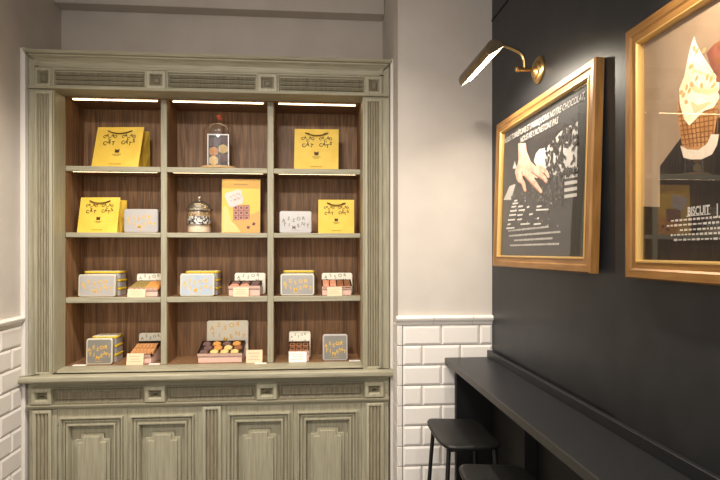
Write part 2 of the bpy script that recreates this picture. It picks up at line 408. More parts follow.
# four doors with stepped panels
zd1 = zfl0-.03; zd0 = .115
for (a, c, fa, fc) in ((57.3, 127.3, 60.5, 123.5), (127.8, 197.7, 131, 194.5), (226.3, 293.3, 228.5, 290), (293.8, 361.2, 297.5, 357.5)):
    x0, x1 = X_(a, YL), X_(c, YL); f0, f1 = X_(fa, YL), X_(fc, YL)
    zt = zav(60, 416.5, 357, 410.5, YL)
    zz0 = .18; g = (f1-f0); e_ = .14*g
    k = cmb('paint'); k.box(x0, x1, YL+.018, YL+.03, zd0, zd1)
    k.box(x0, x1, YL+.002, YL+.0185, zt-e_, zd1); k.box(x0, x1, YL+.002, YL+.0185, zd0, zz0+e_)
    k.box(x0, f0+e_, YL+.002, YL+.0185, zz0+e_, zt-e_); k.box(f1-e_, x1, YL+.002, YL+.0185, zz0+e_, zt-e_)
    door = bevel(k.build('door', cab), .0015)
    k = cmb('paint')
    k.rects(f0, f1, zz0, zt, [(0, YL+.003), (0, YL-.014), (.002, YL-.018), (.007, YL-.018), (.010, YL-.012), (.013, YL+.0), (.05*g, YL+.001), (.055*g, YL-.006), (.08*g, YL-.006), (.085*g, YL+.001),
                              (.11*g, YL+.001), (.11*g, YL-.014), (.114*g, YL-.018), (.135*g, YL-.018), (.145*g, YL-.012), (.155*g, YL+.0), (.16*g, YL+.0185)], 0)
    k.build('door_moulding', door, smooth=20)
    k = cmb('paint')
    q0, q1 = f0+.27*g, f1-.27*g; zt2 = zt-.098; zb2 = zz0+.098; st = .028; sx = .10*g
    pl = [(q0, zb2+st), (q0+sx, zb2+st), (q0+sx, zb2), (q1-sx, zb2), (q1-sx, zb2+st), (q1, zb2+st), (q1, zt2-st), (q1-sx, zt2-st), (q1-sx, zt2), (q0+sx, zt2), (q0+sx, zt2-st), (q0, zt2-st)]
    k.prism(pl, lambda p, q, t: (p, t, q), YL+.0185, YL-.010)
    q0, q1 = q0-.05*g, q1+.05*g; zt2 += .012; zb2 -= .012
    pl = [(q0, zb2+st), (q0+sx, zb2+st), (q0+sx, zb2), (q1-sx, zb2), (q1-sx, zb2+st), (q1, zb2+st), (q1, zt2-st), (q1-sx, zt2-st), (q1-sx, zt2), (q0+sx, zt2), (q0+sx, zt2-st), (q0, zt2-st)]
    k.prism(pl, lambda p, q, t: (p, t, q), YL+.0185, YL+.004)
    bevel(k.build('stepped_panel', door), .0025)
# interior
b = cmb('wood'); b.box(OL-.003, OR+.003, YB, YB+.02, zl1, zo1+.003); b.build('back_panel', cab)
for x0, x1 in ((OL-.003, OL+.0015), (OR-.0015, OR+.003)):
    cmb('wood').box(x0, x1, YS, YB, zl1, zo1).build('side_lining', cab)
cmb('wood').box(OL+.0015, OR-.0015, YS, YB, zo1-.004, zo1+.003).build('top_lining', cab)
cmb('wood').box(OL+.0015, OR-.0015, YS, YB, zl1, zo0).build('bottom_lining', cab)
div = [(X_(160.6, YS), X_(166.7, YS)), (X_(267.4, YS), X_(273.6, YS))]
for x0, x1 in div:
    d = cmb('wood').box(x0+.001, x1-.001, YS+.022, YB, zo0, zo1-.004).build('divider', cab)
    k = cmb('paint').box(x0, x1, YS+.001, YS+.022, zo0, zo1-.004); bevel(k.build('divider_edge', d), .003)
bays = [(OL+.0015, div[0][0]), (div[0][1], div[1][0]), (div[1][1], OR-.0015)]
shz = [(zav(66, 165.8, 361, 169.3, YS), zav(66, 171.3, 361, 174.3, YS)),
       (zav(66, 232, 361, 233.6, YS), zav(66, 237, 361, 238.3, YS)),
       (zav(66, 297.5, 361, 295.8, YS), zav(66, 303, 361, 301.3, YS))]
for z1, z0 in shz:
    for x0, x1 in bays:
        s_ = cmb('wood').box(x0, x1, YS+.022, YB, z0+.0055, z1-.0005).build('shelf', cab)
        bevel(cmb('paint_h').box(x0, x1, YS, YS+.022, z0, z1).build('shelf_edge', s_), .003)
for z in [zo1-.004]+[q[1]+.0055 for q in shz]:
    for x0, x1 in bays:
        k = cmb(['led']); k.box(x0+.025, x1-.025, YS+.026, YS+.035, z-.0042, z-.0003); k.build('led_strip', cab)
SH = [shz[0][0], shz[1][0], shz[2][0], zo0]     # standing heights, top row first
EPS = .0004

# ------------------------------------------------------------------ wares on the shelves
def span(u0, u1, y): return X_(u0, y), X_(u1, y)
def hgt(u, v0, v1, y): return Z_(u, v0, y)-Z_(u, v1, y)
def bag(row, u0, u1, vt, y, d, dt, rz, lean, label, cx=None):
    x0, x1 = span(u0, u1, y); w = x1-x0; z = SH[row]+EPS
    hh = Z_(.5*(u0+u1), vt, y)-SH[row]
    t = thing('paper_bag', label, 'bag', (.5*(x0+x1), y, z), rz, 'yellow paper carrier bags on the shelves')
    sh = lean*hh                                    # sideways slant of the top
    fy = d*.25                                      # front sheet leans back
    k = MB('yellow'); a = w/2
    # front, back, gussets with a middle crease, base
    vs = [(-a, 0, 0), (a, 0, 0), (a+sh, fy, hh), (-a+sh, fy, hh),
          (-a, d, 0), (a, d, 0), (a+sh, fy+dt, hh*.955), (-a+sh, fy+dt, hh*.955),
          (a-.004, d*.5, 0), (a-.012, d*.5, hh*.42), (a+sh-.022, fy+dt*.5, hh*.95),
          (-a+.004, d*.5, 0), (-a+.012, d*.5, hh*.42), (-a+sh+.022, fy+dt*.5, hh*.95),
          (a+sh*.42, fy*.42, hh*.42), (a+sh*.42, d+(fy+dt-d)*.42, hh*.42), (-a+sh*.42, fy*.42, hh*.42), (-a+sh*.42, d+(fy+dt-d)*.42, hh*.42)]
    fs = [(0, 1, 14, 16), (16, 14, 2, 3), (4, 17, 15, 5), (17, 7, 6, 15),
          (1, 8, 9, 14), (8, 5, 15, 9), (14, 9, 10, 2), (9, 15, 6, 10),
          (0, 16, 12, 11), (11, 12, 17, 4), (16, 3, 13, 12), (12, 13, 7, 17), (0, 11, 4, 5, 8, 1)]
    k.add(vs, fs)
    o = k.build('bag_body', t, smooth=0); md = o.modifiers.new('paper', 'SOLIDIFY'); md.thickness = .0012; md.offset = -1
    def fn(p, q): return (p+sh*q/hh, fy*q/hh-.0016, q)     # on the front sheet
    k = MB('handle'); n = 12; hw = w*.26; path = []
    for i in range(n+1):
        s = -1+2*i/n; path.append((s*hw+sh*.9, fy*.9-.004-.006*(1-s*s), hh*(.905-.07*(1-s*s)+.0)))
    k.tube(path, .0030, 6)
    k.tube([(-hw+sh*.9, fy*.9-.003, hh*.905), (sh*.9, fy*.9+dt*.4-.003, hh*.875), (hw+sh*.9, fy*.9-.003, hh*.905)], .0022, 6)
    k.build('cord_handle', t)
    k = MB('ink')
    def word(s, cx, cy, size, step, wob):
        for i, ch in enumerate(s):
            if ch == ' ': continue
            q = i-(len(s)-1)/2
            k.text(ch, size*w, fn, 0, .022, 0, (cx+q*step)*w, (cy*hh/w+wob*((i % 2)-.5)+.012*q*q*(1 if cx > 0 else 1))*w, random.uniform(-.35, .35))
    word('CACAO', -.20, .74, .092, .058, .06); word('CAT', -.20, .60, .115, .09, .04)
    word('CACAO', .20, .74, .092, .058, .06); word('CATS', .21, .60, .11, .075, .04)
    # square cat-like emblem with two ears
    k.poly([(-.045*w, .36*hh), (.045*w, .36*hh), (.05*w, .44*hh), (.035*w, .455*hh), (.02*w, .435*hh), (-.02*w, .435*hh), (-.035*w, .455*hh), (-.05*w, .44*hh)], fn)
    def dashes(cy, half, n, th):
        for i in range(n):
            c0 = -half+2*half*i/n; k.poly([(c0*w, cy*hh), ((c0+1.5*half/n)*w, cy*hh), ((c0+1.5*half/n)*w, (cy+th)*hh), (c0*w, (cy+th)*hh)], fn)
    dashes(.315, .1, 8, .012); dashes(.285, .06, 5, .01); dashes(.075, .13, 12, .012)
    k.build('lettering', t, smooth=0, flip=False)
    return t
yb_ = YS+.045
bag(0, 90, 139, 125.5, YS+.035, .165, .07, -.11, .07, 'large yellow paper bag slanting on the top left shelf, left of the dome')
bag(0, 294, 338.3, 128.3, YS+.05, .09, .03, -.03, .01, 'yellow paper bag standing straight on the top right shelf')
bag(1, 76, 117.5, 197, YS+.035, .11, .08, -.10, .04, 'yellow paper bag beside a grey tin on the second shelf down at left')
bag(1, 318.3, 354.2, 199.5, YS+.05, .08, .03, -.03, .0, 'smallest yellow paper bag, right of a grey tin on the second shelf')

def letters(k, fn, w, h, rows, m=0, size=.16, bold=.02):
    for s, cx, cy, st, wob in rows:
        for i, ch in enumerate(s):
            q = i-(len(s)-1)/2
            k.text(ch, size*w, fn, m, bold, 0, (cx+q*st)*w, cy*h+wob[i % len(wob)]*h, random.uniform(-.25, .25))
ASS = [('ASSOR', -.06, .60, .155, (-.03, .06, -.02, .05, .07)), ('TIMENT', .02, .34, .145, (.05, .03, -.08, .0, .08, .0))]
def tin(row, u0, u1, vt, y, d, label, m='tin', rim='tinrim', edge=.004, r=.012, lean=0.0, text=True, tm='gilt', rz=0, name='biscuit_tin'):
    x0, x1 = span(u0, u1, y); w = x1-x0; hh = Z_(.5*(u0+u1), vt, y)-SH[row]
    t = thing(name, label, 'tin', (.5*(x0+x1), y, SH[row]+EPS), rz, 'tins standing upright on the shelves')
    def tilt(x, yy, z): return (x, yy+lean*z, z)
    k = MB([m, rim]); k.rrect(w, hh, r, .006, d, 0, fn=tilt, edge=.0025); k.build('tin_body', t)
    k = MB([rim]); k.rrect(w+.002, hh+.001, r+.001, 0, min(.014, d*.6), 0, fn=tilt, edge=.003)
    lid = k.build('tin_lid', t)
    k = MB([m]); k.rrect(w-.014, hh-.014, max(r-.006, .003), -.0006, .001, 0, z0=.007, fn=tilt); k.build('lid_face', lid)
    if text:
        k = MB([tm]); letters(k, lambda p, q: tilt(p, -.0012, q), w, hh, ASS, size=.195 if w/hh < 1.2 else .155)
        for i in range(7):
            p = -.14*w+.04*w*i; k.poly([(p, .12*hh), (p+.028*w, .12*hh), (p+.028*w, .135*hh), (p, .135*hh)], lambda a, b: tilt(a, -.0012, b))
        k.build('lettering', lid, smooth=0, flip=False)
    return t, w, hh
# second row
tin(1, 124, 158, 209.2, YS+.055, .09, 'grey tin standing right of a yellow bag on the left shelf', 'tin', 'tin', text=True)
tin(1, 279.5, 311.5, 211.2, YS+.05, .08, 'plain grey tin left of the smallest yellow bag', 'tin', 'tin', text=True, tm='greyink')
def stack(row, u0, u1, vt, y, d, n, where):
    x0, x1 = span(u0, u1, y); w = x1-x0; tot = Z_(.5*(u0+u1), vt, y)-SH[row]; h = tot/n
    def nm(i): return ('bottom', 'middle', 'topmost')[i] if n == 3 else str(i)
    first = None
    for i in range(n):
        if first is None:
            t = thing('flat_tin', '', 'tin', (.5*(x0+x1), y, SH[row]+EPS), 0, 'flat tins in stacks')
            def up(x, yy, z): return (x, z, yy)
            k = MB('tin'); k.rrect(w-.006, d-.006, .014, 0, h-.012, 0, z0=.003, fn=up, edge=.002); k.build('tin_body', t)
            k = MB('yellowdk'); k.rrect(w, d, .016, h-.0125, h-.0008, 0, fn=up, edge=.0025); lid = k.build('tin_lid', t)
            k = MB('pale'); k.rrect(w-.014, d-.014, .010, h-.002, h-.0006, 0, z0=.007, fn=up); k.build('lid_face', lid)
            first = t
        else:
            t = copy_tree(first); t.location.z += h*i
        t['label'] = nm(i)+' flat tin with yellow rim in the stack '+where
        t['group'] = 'flat tins stacked '+where
YT = YS+.03
tin(2, 78, 115.2, 274.6, YT, .03, 'silver tin with gold letters, in front of flat tins on the third shelf left', 'tin', lean=.06)
stack(2, 83.5, 120, 271.2, YT+.052, .125, 3, 'on the third shelf down at left')
tin(2, 179.8, 214.3, 273.8, YT, .03, 'glossy silver tin with painted bluish reflection on the third shelf down, middle bay', 'tinrefl', lean=.06)
stack(2, 185, 218, 271, YT+.052, .125, 3, 'behind the glossy silver tin')
tin(2, 280.5, 314.2, 274, YT, .03, 'grey tin with bright gold letters on the third shelf down at right', 'tin2', lean=.06)
stack(2, 283, 314.5, 270.6, YT+.052, .125, 3, 'on the third shelf down at right')
tin(3, 85.8, 112.2, 338.8, YT-.005, .03, 'square grey tin with yellowish rim on the bottom shelf at left', 'tindk', r=.014, lean=.05)
stack(3, 91, 116.5, 336.5, YT+.045, .125, 3, 'on the bottom shelf at left')
tin(3, 322.8, 347.6, 334.8, YT, .035, 'square dark grey tin with rounded corners and yellow letters on the bottom right shelf', 'tindk', 'tin', r=.012, lean=.05)

# open tins shown tilted with their lids behind
CK = {}
def cookie(kind, shape, r, h, m):
    k = (kind, r)
    if k not in CK:
        b = MB(m)
        if shape == 'hex':
            pts = lambda q: [(q*math.cos(PI/3*i+PI/6), q*math.sin(PI/3*i+PI/6)) for i in range(6)]
        elif shape == 'disc':
            pts = lambda q: [(q*math.cos(PI/9*i), q*math.sin(PI/9*i)) for i in range(18)]
        elif shape == 'square':
            pts = lambda q: [(q*a, q*c) for a, c in ((-.8, -1), (.8, -1), (1, -.8), (1, .8), (.8, 1), (-.8, 1), (-1, .8), (-1, -.8))]
        else:
            pts = lambda q: [(q*.30*a, q*c) for a, c in ((-1, -1), (1, -1), (1, 1), (-1, 1))]
        L = [[(x, y, z) for x, y in pts(q)] for q, z in ((r*.94, 0), (r, h*.25), (r, h*.7), (r*.86, h))]
        n = len(L[0]); b.add(sum(L, []), [tuple(range(n)), tuple(range(4*n-1, 3*n-1, -1))]+[(a*n+j, a*n+(j+1) % n, (a+1)*n+(j+1) % n, (a+1)*n+j) for a in range(3) for j in range(n)])
        o = b.build(kind)
        if shape == 'square' or shape == 'disc':
            c = MB('choc' if shape == 'square' else m); c.lathe([(r*.6, h*.99), (r*.5, h*1.12), (0, h*1.14)], 10)
            c.build('topping', o)
        CK[k] = [o, False]
    e = CK[k]
    if not e[1]: e[1] = True; return e[0]
    return copy_tree(e[0])
def open_tin(row, u0, u1, y, hf, hb, dep, lid, label, cells, what, group, rz=0, shear=0, lidtext=False):
    """lid = (u0, u1, vtop); cells = rows (front first) of kinds"""
    x0, x1 = span(u0, u1, y); w = x1-x0
    t = thing('open_tin', label, 'tin', (.5*(x0+x1), y, SH[row]+EPS), rz, 'open tins shown with their lids behind')
    a = math.atan2(hb-hf, dep); th = .016
    T = Matrix.Translation((0, 0, hf-th)) @ Matrix(((1, shear, 0, 0), (0, 1, 0, 0), (0, 0, 1, 0), (0, 0, 0, 1))) @ Matrix.Rotation(a, 4, 'X'); L = dep/math.cos(a)
    k = MB('pinkclear')
    k.prism([(0.004, 0), (dep-.004, 0), (dep-.004, hb-th-.001), (.004, hf-th-.001)], lambda p, q, s: (s+shear*p, p, q), -w/2+.003, w/2-.003)
    bevel(k.build('riser', t), .002)
    k = MB('tray', T); k.rects(-w/2, w/2, 0, L, [(.0, th*.0), (0, th), (.003, th), (.003, .003)], 0, fn=lambda x, yy, z: (x, z, yy))
    k.box(-w/2, w/2, 0, L, -.001, .001)
    k.build('tray', t, smooth=20)
    k = MB('pinkclear', T); k.box(-w/2+.001, w/2-.001, -.0012, .0, .0, th); k.build('front_strip', t)
    # lid standing behind
    lu0, lu1, lv = lid; yl = y+dep+.022
    lx0, lx1 = span(lu0, lu1, yl); lw = lx1-lx0; lh = Z_(.5*(lu0+lu1), lv, yl)-SH[row]
    cxl = .5*(lx0+lx1)-.5*(x0+x1); TL = Matrix.Translation((cxl, dep+.022, 0))
    k = MB('pale', TL); k.rrect(lw, lh, .012, 0, .014, 0, edge=.003, fn=lambda x, yy, z: (x, yy+.05*z, z)); ld = k.build('tin_lid', t)
    k = MB('greyink' if not lidtext else 'gilt', TL)
    letters(k, lambda p, q: (p, .05*q-.0006, q), lw, lh, [(s, cx, cy+.22, st, wob) for s, cx, cy, st, wob in ASS], size=.15, bold=.012)
    k.build('lettering', ld, smooth=0, flip=False)
    # contents
    R = Matrix.Translation(t.location) @ Matrix.Rotation(rz, 4, 'Z') @ T
    nr = len(cells); ztop = .0035
    for i, rowc in enumerate(cells):
        nc = len(rowc); rad = what[1]
        for j, kd in enumerate(rowc):
            if kd is None: continue
            px = -w/2+.004+(w-.008)*(j+.5+(what[3] if i % 2 else 0))/(nc+abs(what[3])); py = .004+(L-.008)*(i+.5)/nr
            o = cookie(kd[0], what[0], rad*w, what[2], kd[1])
            o.matrix_world = R @ Matrix.Translation((px, py, ztop))
            rn = {1: ('single',), 2: ('front', 'rear'), 3: ('front', 'middle', 'rear')}[nr][i]
            pos = {1: 'only', 2: 'first', 3: 'second'}
            nn = ('first', 'second', 'third', 'fourth', 'fifth', 'sixth', 'seventh')[j]
            tag(o, '%s, %s from left, %s row, open tin %s' % (kd[2], nn, rn, group), kd[3], kd[2].split()[-1]+'s in the open tin '+group)
    return t
HD = ('hexagonal_cookie', 'mauve', 'dark hexagonal cookie', 'cookie'); HO = ('golden_cookie', 'orange', 'golden hexagonal cookie', 'cookie')
HT = ('pale_cookie', 'tan', 'pale hexagonal cookie', 'cookie'); HB = ('brown_cookie', 'brownc', 'brown hexagonal cookie', 'cookie')
open_tin(3, 197.2, 242.5, YS+.02, .052, .098, .14, (206.5, 248.2, 320.8), 'wide open tin of hexagonal cookies with a lettered lid on the bottom middle shelf',
         [[HD, HT, HT, HT], [HD, HO, HT, HB], [HD, HO, HD, HO]], ('hex', .104, .012, .25), 'on the bottom middle shelf', lidtext=True)
SQ = ('square_chocolate', 'brownc', 'square chocolate', 'chocolate')
open_tin(3, 288.2, 309.5, YS+.022, .060, .098, .085, (289, 310.5, 331.5), 'small open tin of square chocolates on the bottom right shelf',
         [[SQ, SQ, SQ], [SQ, SQ, SQ]], ('square', .145, .010, 0), 'on the bottom right shelf')
SL = ('sliced_biscuit', 'slice', 'brown biscuit slice', 'biscuit')
open_tin(3, 128, 151, YS+.03, .050, .105, .115, (138.5, 165, 333.2), 'open tin of brown biscuit slices on the bottom left shelf',
         [[SL]*6], ('slab', .40, .012, 0), 'on the bottom left shelf', shear=.22)
DP = ('pink_biscuit', 'pinkc', 'pink round biscuit', 'biscuit'); DD = ('cocoa_biscuit', 'mauve', 'dark red round biscuit', 'biscuit')
open_tin(2, 228, 260.5, YS+.022, .055, .078, .11, (234.5, 265.5, 273), 'open tin of round biscuits with a dark tray on the third middle shelf',
         [[DP, DP, DD], [DD, DD, DD]], ('disc', .14, .012, 0), 'on the third middle shelf')
OLV = ('green_tea_biscuit', 'olive', 'olive biscuit slice', 'biscuit'); ORS = ('orange_biscuit', 'orange', 'orange biscuit slice', 'biscuit')
open_tin(2, 128.5, 157.8, YS+.025, .048, .080, .12, (136.5, 165.5, 273.7), 'open tin of olive and orange biscuit slices on the third left shelf',
         [[OLV, OLV, OLV, ORS, ORS, ORS]], ('slab', .42, .012, 0), 'on the third left shelf', shear=.08)
BL = ('caramel_biscuit', 'pinkc', 'caramel biscuit block', 'biscuit'); BB = ('nut_biscuit', 'brownc', 'brown biscuit block', 'biscuit')
open_tin(2, 321.8, 352, YS+.025, .050, .082, .11, (321.8, 352.5, 273), 'open tin of caramel and brown biscuits on the third right shelf',
         [[BL, BL, BB, BB]], ('slab', .36, .012, 0), 'on the third right shelf')
# price cards
def card(row, u0, u1, vt, y, label, m='card'):
    x0, x1 = span(u0, u1, y); w = x1-x0; hh = Z_(.5*(u0+u1), vt, y)-SH[row]
    t = thing('price_card', label, 'price card', (.5*(x0+x1), y, SH[row]+EPS), 0, 'price cards in front of the open tins')
    k = MB(m); k.prism([(0, 0), (.0015, 0), (.0015+.25*hh, hh), (.25*hh, hh)], lambda p, q, s: (s, p, q), -w/2, w/2)
    k.prism([(.0015+.25*hh, hh-.001), (.0005+.25*hh, hh-.0005), (.42*hh, 0), (.42*hh+.0015, 0)], lambda p, q, s: (s, p, q), -w/2, w/2)
    k.build('folded_card', t)
    k = MB('cardink')
    for q, n, hw in ((.72, 6, .34), (.48, 5, .26), (.25, 7, .36)):
        for i in range(n):
            p = (-hw+2*hw*i/n)*w
            k.poly([(p, q*hh), (p+1.4*hw*w/n, q*hh), (p+1.4*hw*w/n, (q+.06)*hh), (p, (q+.06)*hh)], lambda a, b: (a, .25*b-.0005, b))
    k.build('print', t, smooth=0, flip=False)
YC = YS+.003
card(2, 127.2, 145, 289.4, YC, 'cream price card before the olive and orange biscuits on the third left shelf')
card(2, 233, 248.6, 287.6, YC, 'peach price card before the tin of round biscuits')
card(2, 327.2, 342.2, 287.2, YC, 'peach price card before the caramel biscuits on the third right shelf')
card(3, 126.2, 143, 354, YC, 'cream price card before the biscuit slices on the bottom left shelf')
card(3, 246, 262.2, 350.5, YC, 'pink price card right of the wide open tin on the bottom middle shelf')
card(3, 288.8, 306.5, 352, YC, 'pale price card before the square chocolates on the bottom right shelf', 'cardw')
for u0, u1, lb_ in ((73, 86, 'white card lying flat left of the square tin, bottom left shelf'), (149, 160.3, 'white card lying flat right of the biscuit slices, bottom left shelf'),
                    (255.5, 267, 'white card lying flat under the pink price card'), (349, 361, 'white card lying flat in the bottom right corner of the shelves')):
    x0, x1 = span(u0, u1, YS+.012)
    o = MB('cardw').box(-(x1-x0)/2, (x1-x0)/2, 0, .026, 0, .0025).build('flat_card')
    o.location = (.5*(x0+x1), YS+.002, SH[3]+EPS); tag(o, lb_, 'price card', 'white cards lying on the bottom shelf')
    if 'under' in lb_: o.location.y = YS-.028; o['label'] = 'white card lying flat right of the pink price card'

# glass dome with the boxed chocolates
yd = YS+.105; xd = X_(219, yd); zs = SH[0]+EPS
t = thing('glass_cloche', 'clear glass dome with a red knob on a pale wooden base, top middle shelf', 'glass dome', (xd, yd, zs))
RB = X_(237.5, yd)-X_(219, yd); rd = .083
MB('basewood').lathe([(RB-.004, 0), (RB, .004), (RB, .012), (RB-.005, .016), (0, .016)], 40).build('base', t)
hd = Z_(219, 119.5, yd)-SH[0]
pr = [(rd, .0168)]+[(rd, .0168+(hd-rd-.02)*q/4) for q in range(1, 5)]+[(rd*math.cos(math.radians(a)), hd-rd-.0032+rd*math.sin(math.radians(a))) for a in (12, 24, 36, 48, 60, 72, 82)]+[(.004, hd-.003)]
inn = [(max(r-.003, .0), z-.002 if i > 4 else z) for i, (r, z) in enumerate(pr)][::-1]
k = MB('clear'); k.lathe([(rd*1.0, .0168)]+pr[1:]+[(0, hd-.003)], 40); k.f = k.f[:-1]; k.mi = k.mi[:-1]; d_ = k.build('dome', t, smooth=60)
k = MB('red'); k.lathe([(.004, hd-.004), (.004, hd+.006), (.012, hd+.012), (.013, hd+.018), (.009, hd+.022), (0, hd+.023)], 16)
k.build('knob', t)
k = MB('red'); k.tube([(0, 0, hd+.008), (.014, -.004, hd+.002), (.02, -.006, hd-.012)], .003, 6); k.build('ribbon', t)
bw = X_(229.5, yd)-X_(208, yd); bh = Z_(219, 134.5, yd)-SH[0]-.02
g = thing('gift_box', 'silver-edged box of six cookies standing inside the glass dome', 'box', (xd, yd-.028, zs+.0166))
k = MB('tray'); k.box(-bw/2, bw/2, .012, .034, 0, bh); k.build('box_back', g)
k = MB('tin'); k.rects(-bw/2, bw/2, 0, bh, [(0, .012), (0, .0), (.006, 0), (.006, .012)], 0, close=False); k.build('box_rim', g, smooth=20)
MB('acrylic').box(-bw/2+.006, bw/2-.006, .0, .001, .006, bh-.006).build('window', g)
cels = [(HT, -.5, 0), (HD, .5, .28), (HO, -.5, 1), (HT, .5, 1.28), (HD, -.5, 2), (HD, .5, 2.25)]
for n_, (kd, px, pz) in enumerate(cels):
    o = cookie(kd[0], 'hex', .0275, .008, kd[1])
    o.matrix_world = Matrix.Translation((xd+px*bw*.44, yd-.0165, zs+.0166+.034+pz*.049)) @ Matrix.Rotation(PI/2, 4, 'X')
    tag(o, '%s in the box under the glass dome, %s column, %s' % (kd[2], 'left' if px < 0 else 'right', ('bottom', 'middle', 'top')[n_//2]), 'cookie', 'cookies in the box under the dome')

# candy jar
yj = YS+.085; xj = X_(199.3, yj); zj = SH[1]+EPS; rj = .5*(X_(212, yj)-X_(186.6, yj))
t = thing('glass_jar', 'round glass jar with a domed metal lid on the second middle shelf', 'jar', (xj, yj, zj))
hj = Z_(199, 210, yj)-SH[1]
k = MB('clear'); k.lathe([(rj*.93, 0), (rj*.97, .004), (rj, .05), (rj, hj-.012), (rj*.95, hj)], 36); k.f = k.f[:-1]; k.mi = k.mi[:-1]; k.build('jar_body', t)
k = MB('jarmetal'); k.lathe([(rj*1.02, hj-.006), (rj*1.02, hj+.004), (rj*.93, hj+.010), (rj*.9, hj+.018), (rj*.78, hj+.03), (rj*.5, hj+.043), (rj*.2, hj+.05), (rj*.1, hj+.052), (rj*.1, hj+.058), (rj*.16, hj+.063), (rj*.14, hj+.07), (0, hj+.072)], 36)
k.build('jar_lid', t)
k = MB('jarmetal'); k.lathe([(rj*1.005, .043), (rj*1.012, .045), (rj*1.012, .048), (rj*1.005, .05)], 36); k.build('band', t)
k = MB(['cream', 'speck', 'tanlayer']); q = rj*.9
k.lathe([(q, .004), (q, .045), (0, .045)], 30, 0); k.lathe([(q, .0455), (q, .088), (0, .088)], 30, 1); k.lathe([(q, .0885), (q, hj-.012), (0, hj-.01)], 30, 2)
o = k.build('candy_layers', kind='stuff'); o.location = (xj, yj, zj); tag(o, 'cream, speckled and tan candy layers filling the glass jar', 'candy')

# yellow picture in an acrylic stand
ya = YS+.075; x0, x1 = span(221.2, 260.4, ya); w_ = x1-x0; h_ = Z_(241, 178.3, ya)-SH[1]
t = thing('display_sign', 'yellow picture of a chocolate box in a clear upright stand', 'sign', (.5*(x0+x1), ya, SH[1]+EPS), 0)
LN = .06
def fs_(p, q, e=0): return (p, LN*q-.0012-e, q)
MB('siggrad').prism([(-w_/2+.002, .003), (w_/2-.002, .003), (w_/2-.002, h_-.004), (-w_/2+.002, h_-.004)], lambda p, q, s: (p, LN*q+s, q), 0, .0015).build('picture_sheet', t)
k = MB('acrylic')
k.prism([(-w_/2, 0), (w_/2, 0), (w_/2, h_), (-w_/2, h_)], lambda p, q, s: (p, LN*q+s, q), -.0042, -.0025); k.build('clear_front', t)
k = MB('acrylic'); k.box(-w_/2, w_/2, -.003, .07, -.0002, .0016); k.build('clear_foot', t)
sg = [mat('sign_orange', (244, 166, 70), .5), mat('sign_cream', (248, 208, 124), .5), mat('sign_lid', (226, 208, 200), .5), mat('sign_brown', (150, 84, 58), .5), mat('sign_dark', (84, 38, 30), .5), mat('sign_pink', (206, 138, 112), .5)]
k = MB(sg)
def pp(pts, m, e): k.poly(pts, lambda p, q: fs_(p*w_, q*h_, e), m)
pp([(-.47, .02), (.48, .02), (.48, .42), (.25, .34), (-.1, .26), (-.3, .22), (-.47, .3)], 0, .0001)
pp([(-.47, .02), (.0, .02), (-.12, .14), (-.26, .24), (-.32, .42), (-.4, .5), (-.47, .46)], 1, .0002)
pp([(-.4, .73), (-.08, .80), (.0, .79), (.06, .62), (.04, .545), (-.24, .47), (-.31, .49), (-.42, .68)], 2, .0006)
pp([(-.2, .235), (.22, .255), (.22, .52), (-.2, .50)], 3, .0003)
for i in range(3):
    for j in range(3):
        cx, cy = -.135+.14*i, .285+.09*j
        pp([(cx-.055, cy-.038), (cx+.055, cy-.036), (cx+.055, cy+.036), (cx-.055, cy+.034)], 5, .0004)
        pp([(cx-.03, cy-.02), (cx+.03, cy-.02), (cx+.03, cy+.02), (cx-.03, cy+.02)], 4, .0005)
for cx, cy in ((.19, .11), (.33, .175)):
    pp([(cx-.05, cy-.02), (cx+.02, cy-.035), (cx+.05, cy+.012), (cx-.02, cy+.03)], 4, .0005)
for i in range(9):
    cx = -.18+.04*i; pp([(cx, .885), (cx+.026, .885), (cx+.026, .897), (cx, .897)], 3, .0004)
for i, ch in enumerate('ASSOR'): k.text(ch, .07*w_, lambda p, q: fs_(p, q, .0008), 3, .01, 0, (-.26+.055*i)*w_, (.66+.012*i+.02*(i % 2))*h_, .25)
for i, ch in enumerate('TIMENT'): k.text(ch, .07*w_, lambda p, q: fs_(p, q, .0008), 3, .01, 0, (-.25+.05*i)*w_, (.585+.012*i+.02*(i % 2))*h_, .25)
k.build('print', t, smooth=0, flip=False)

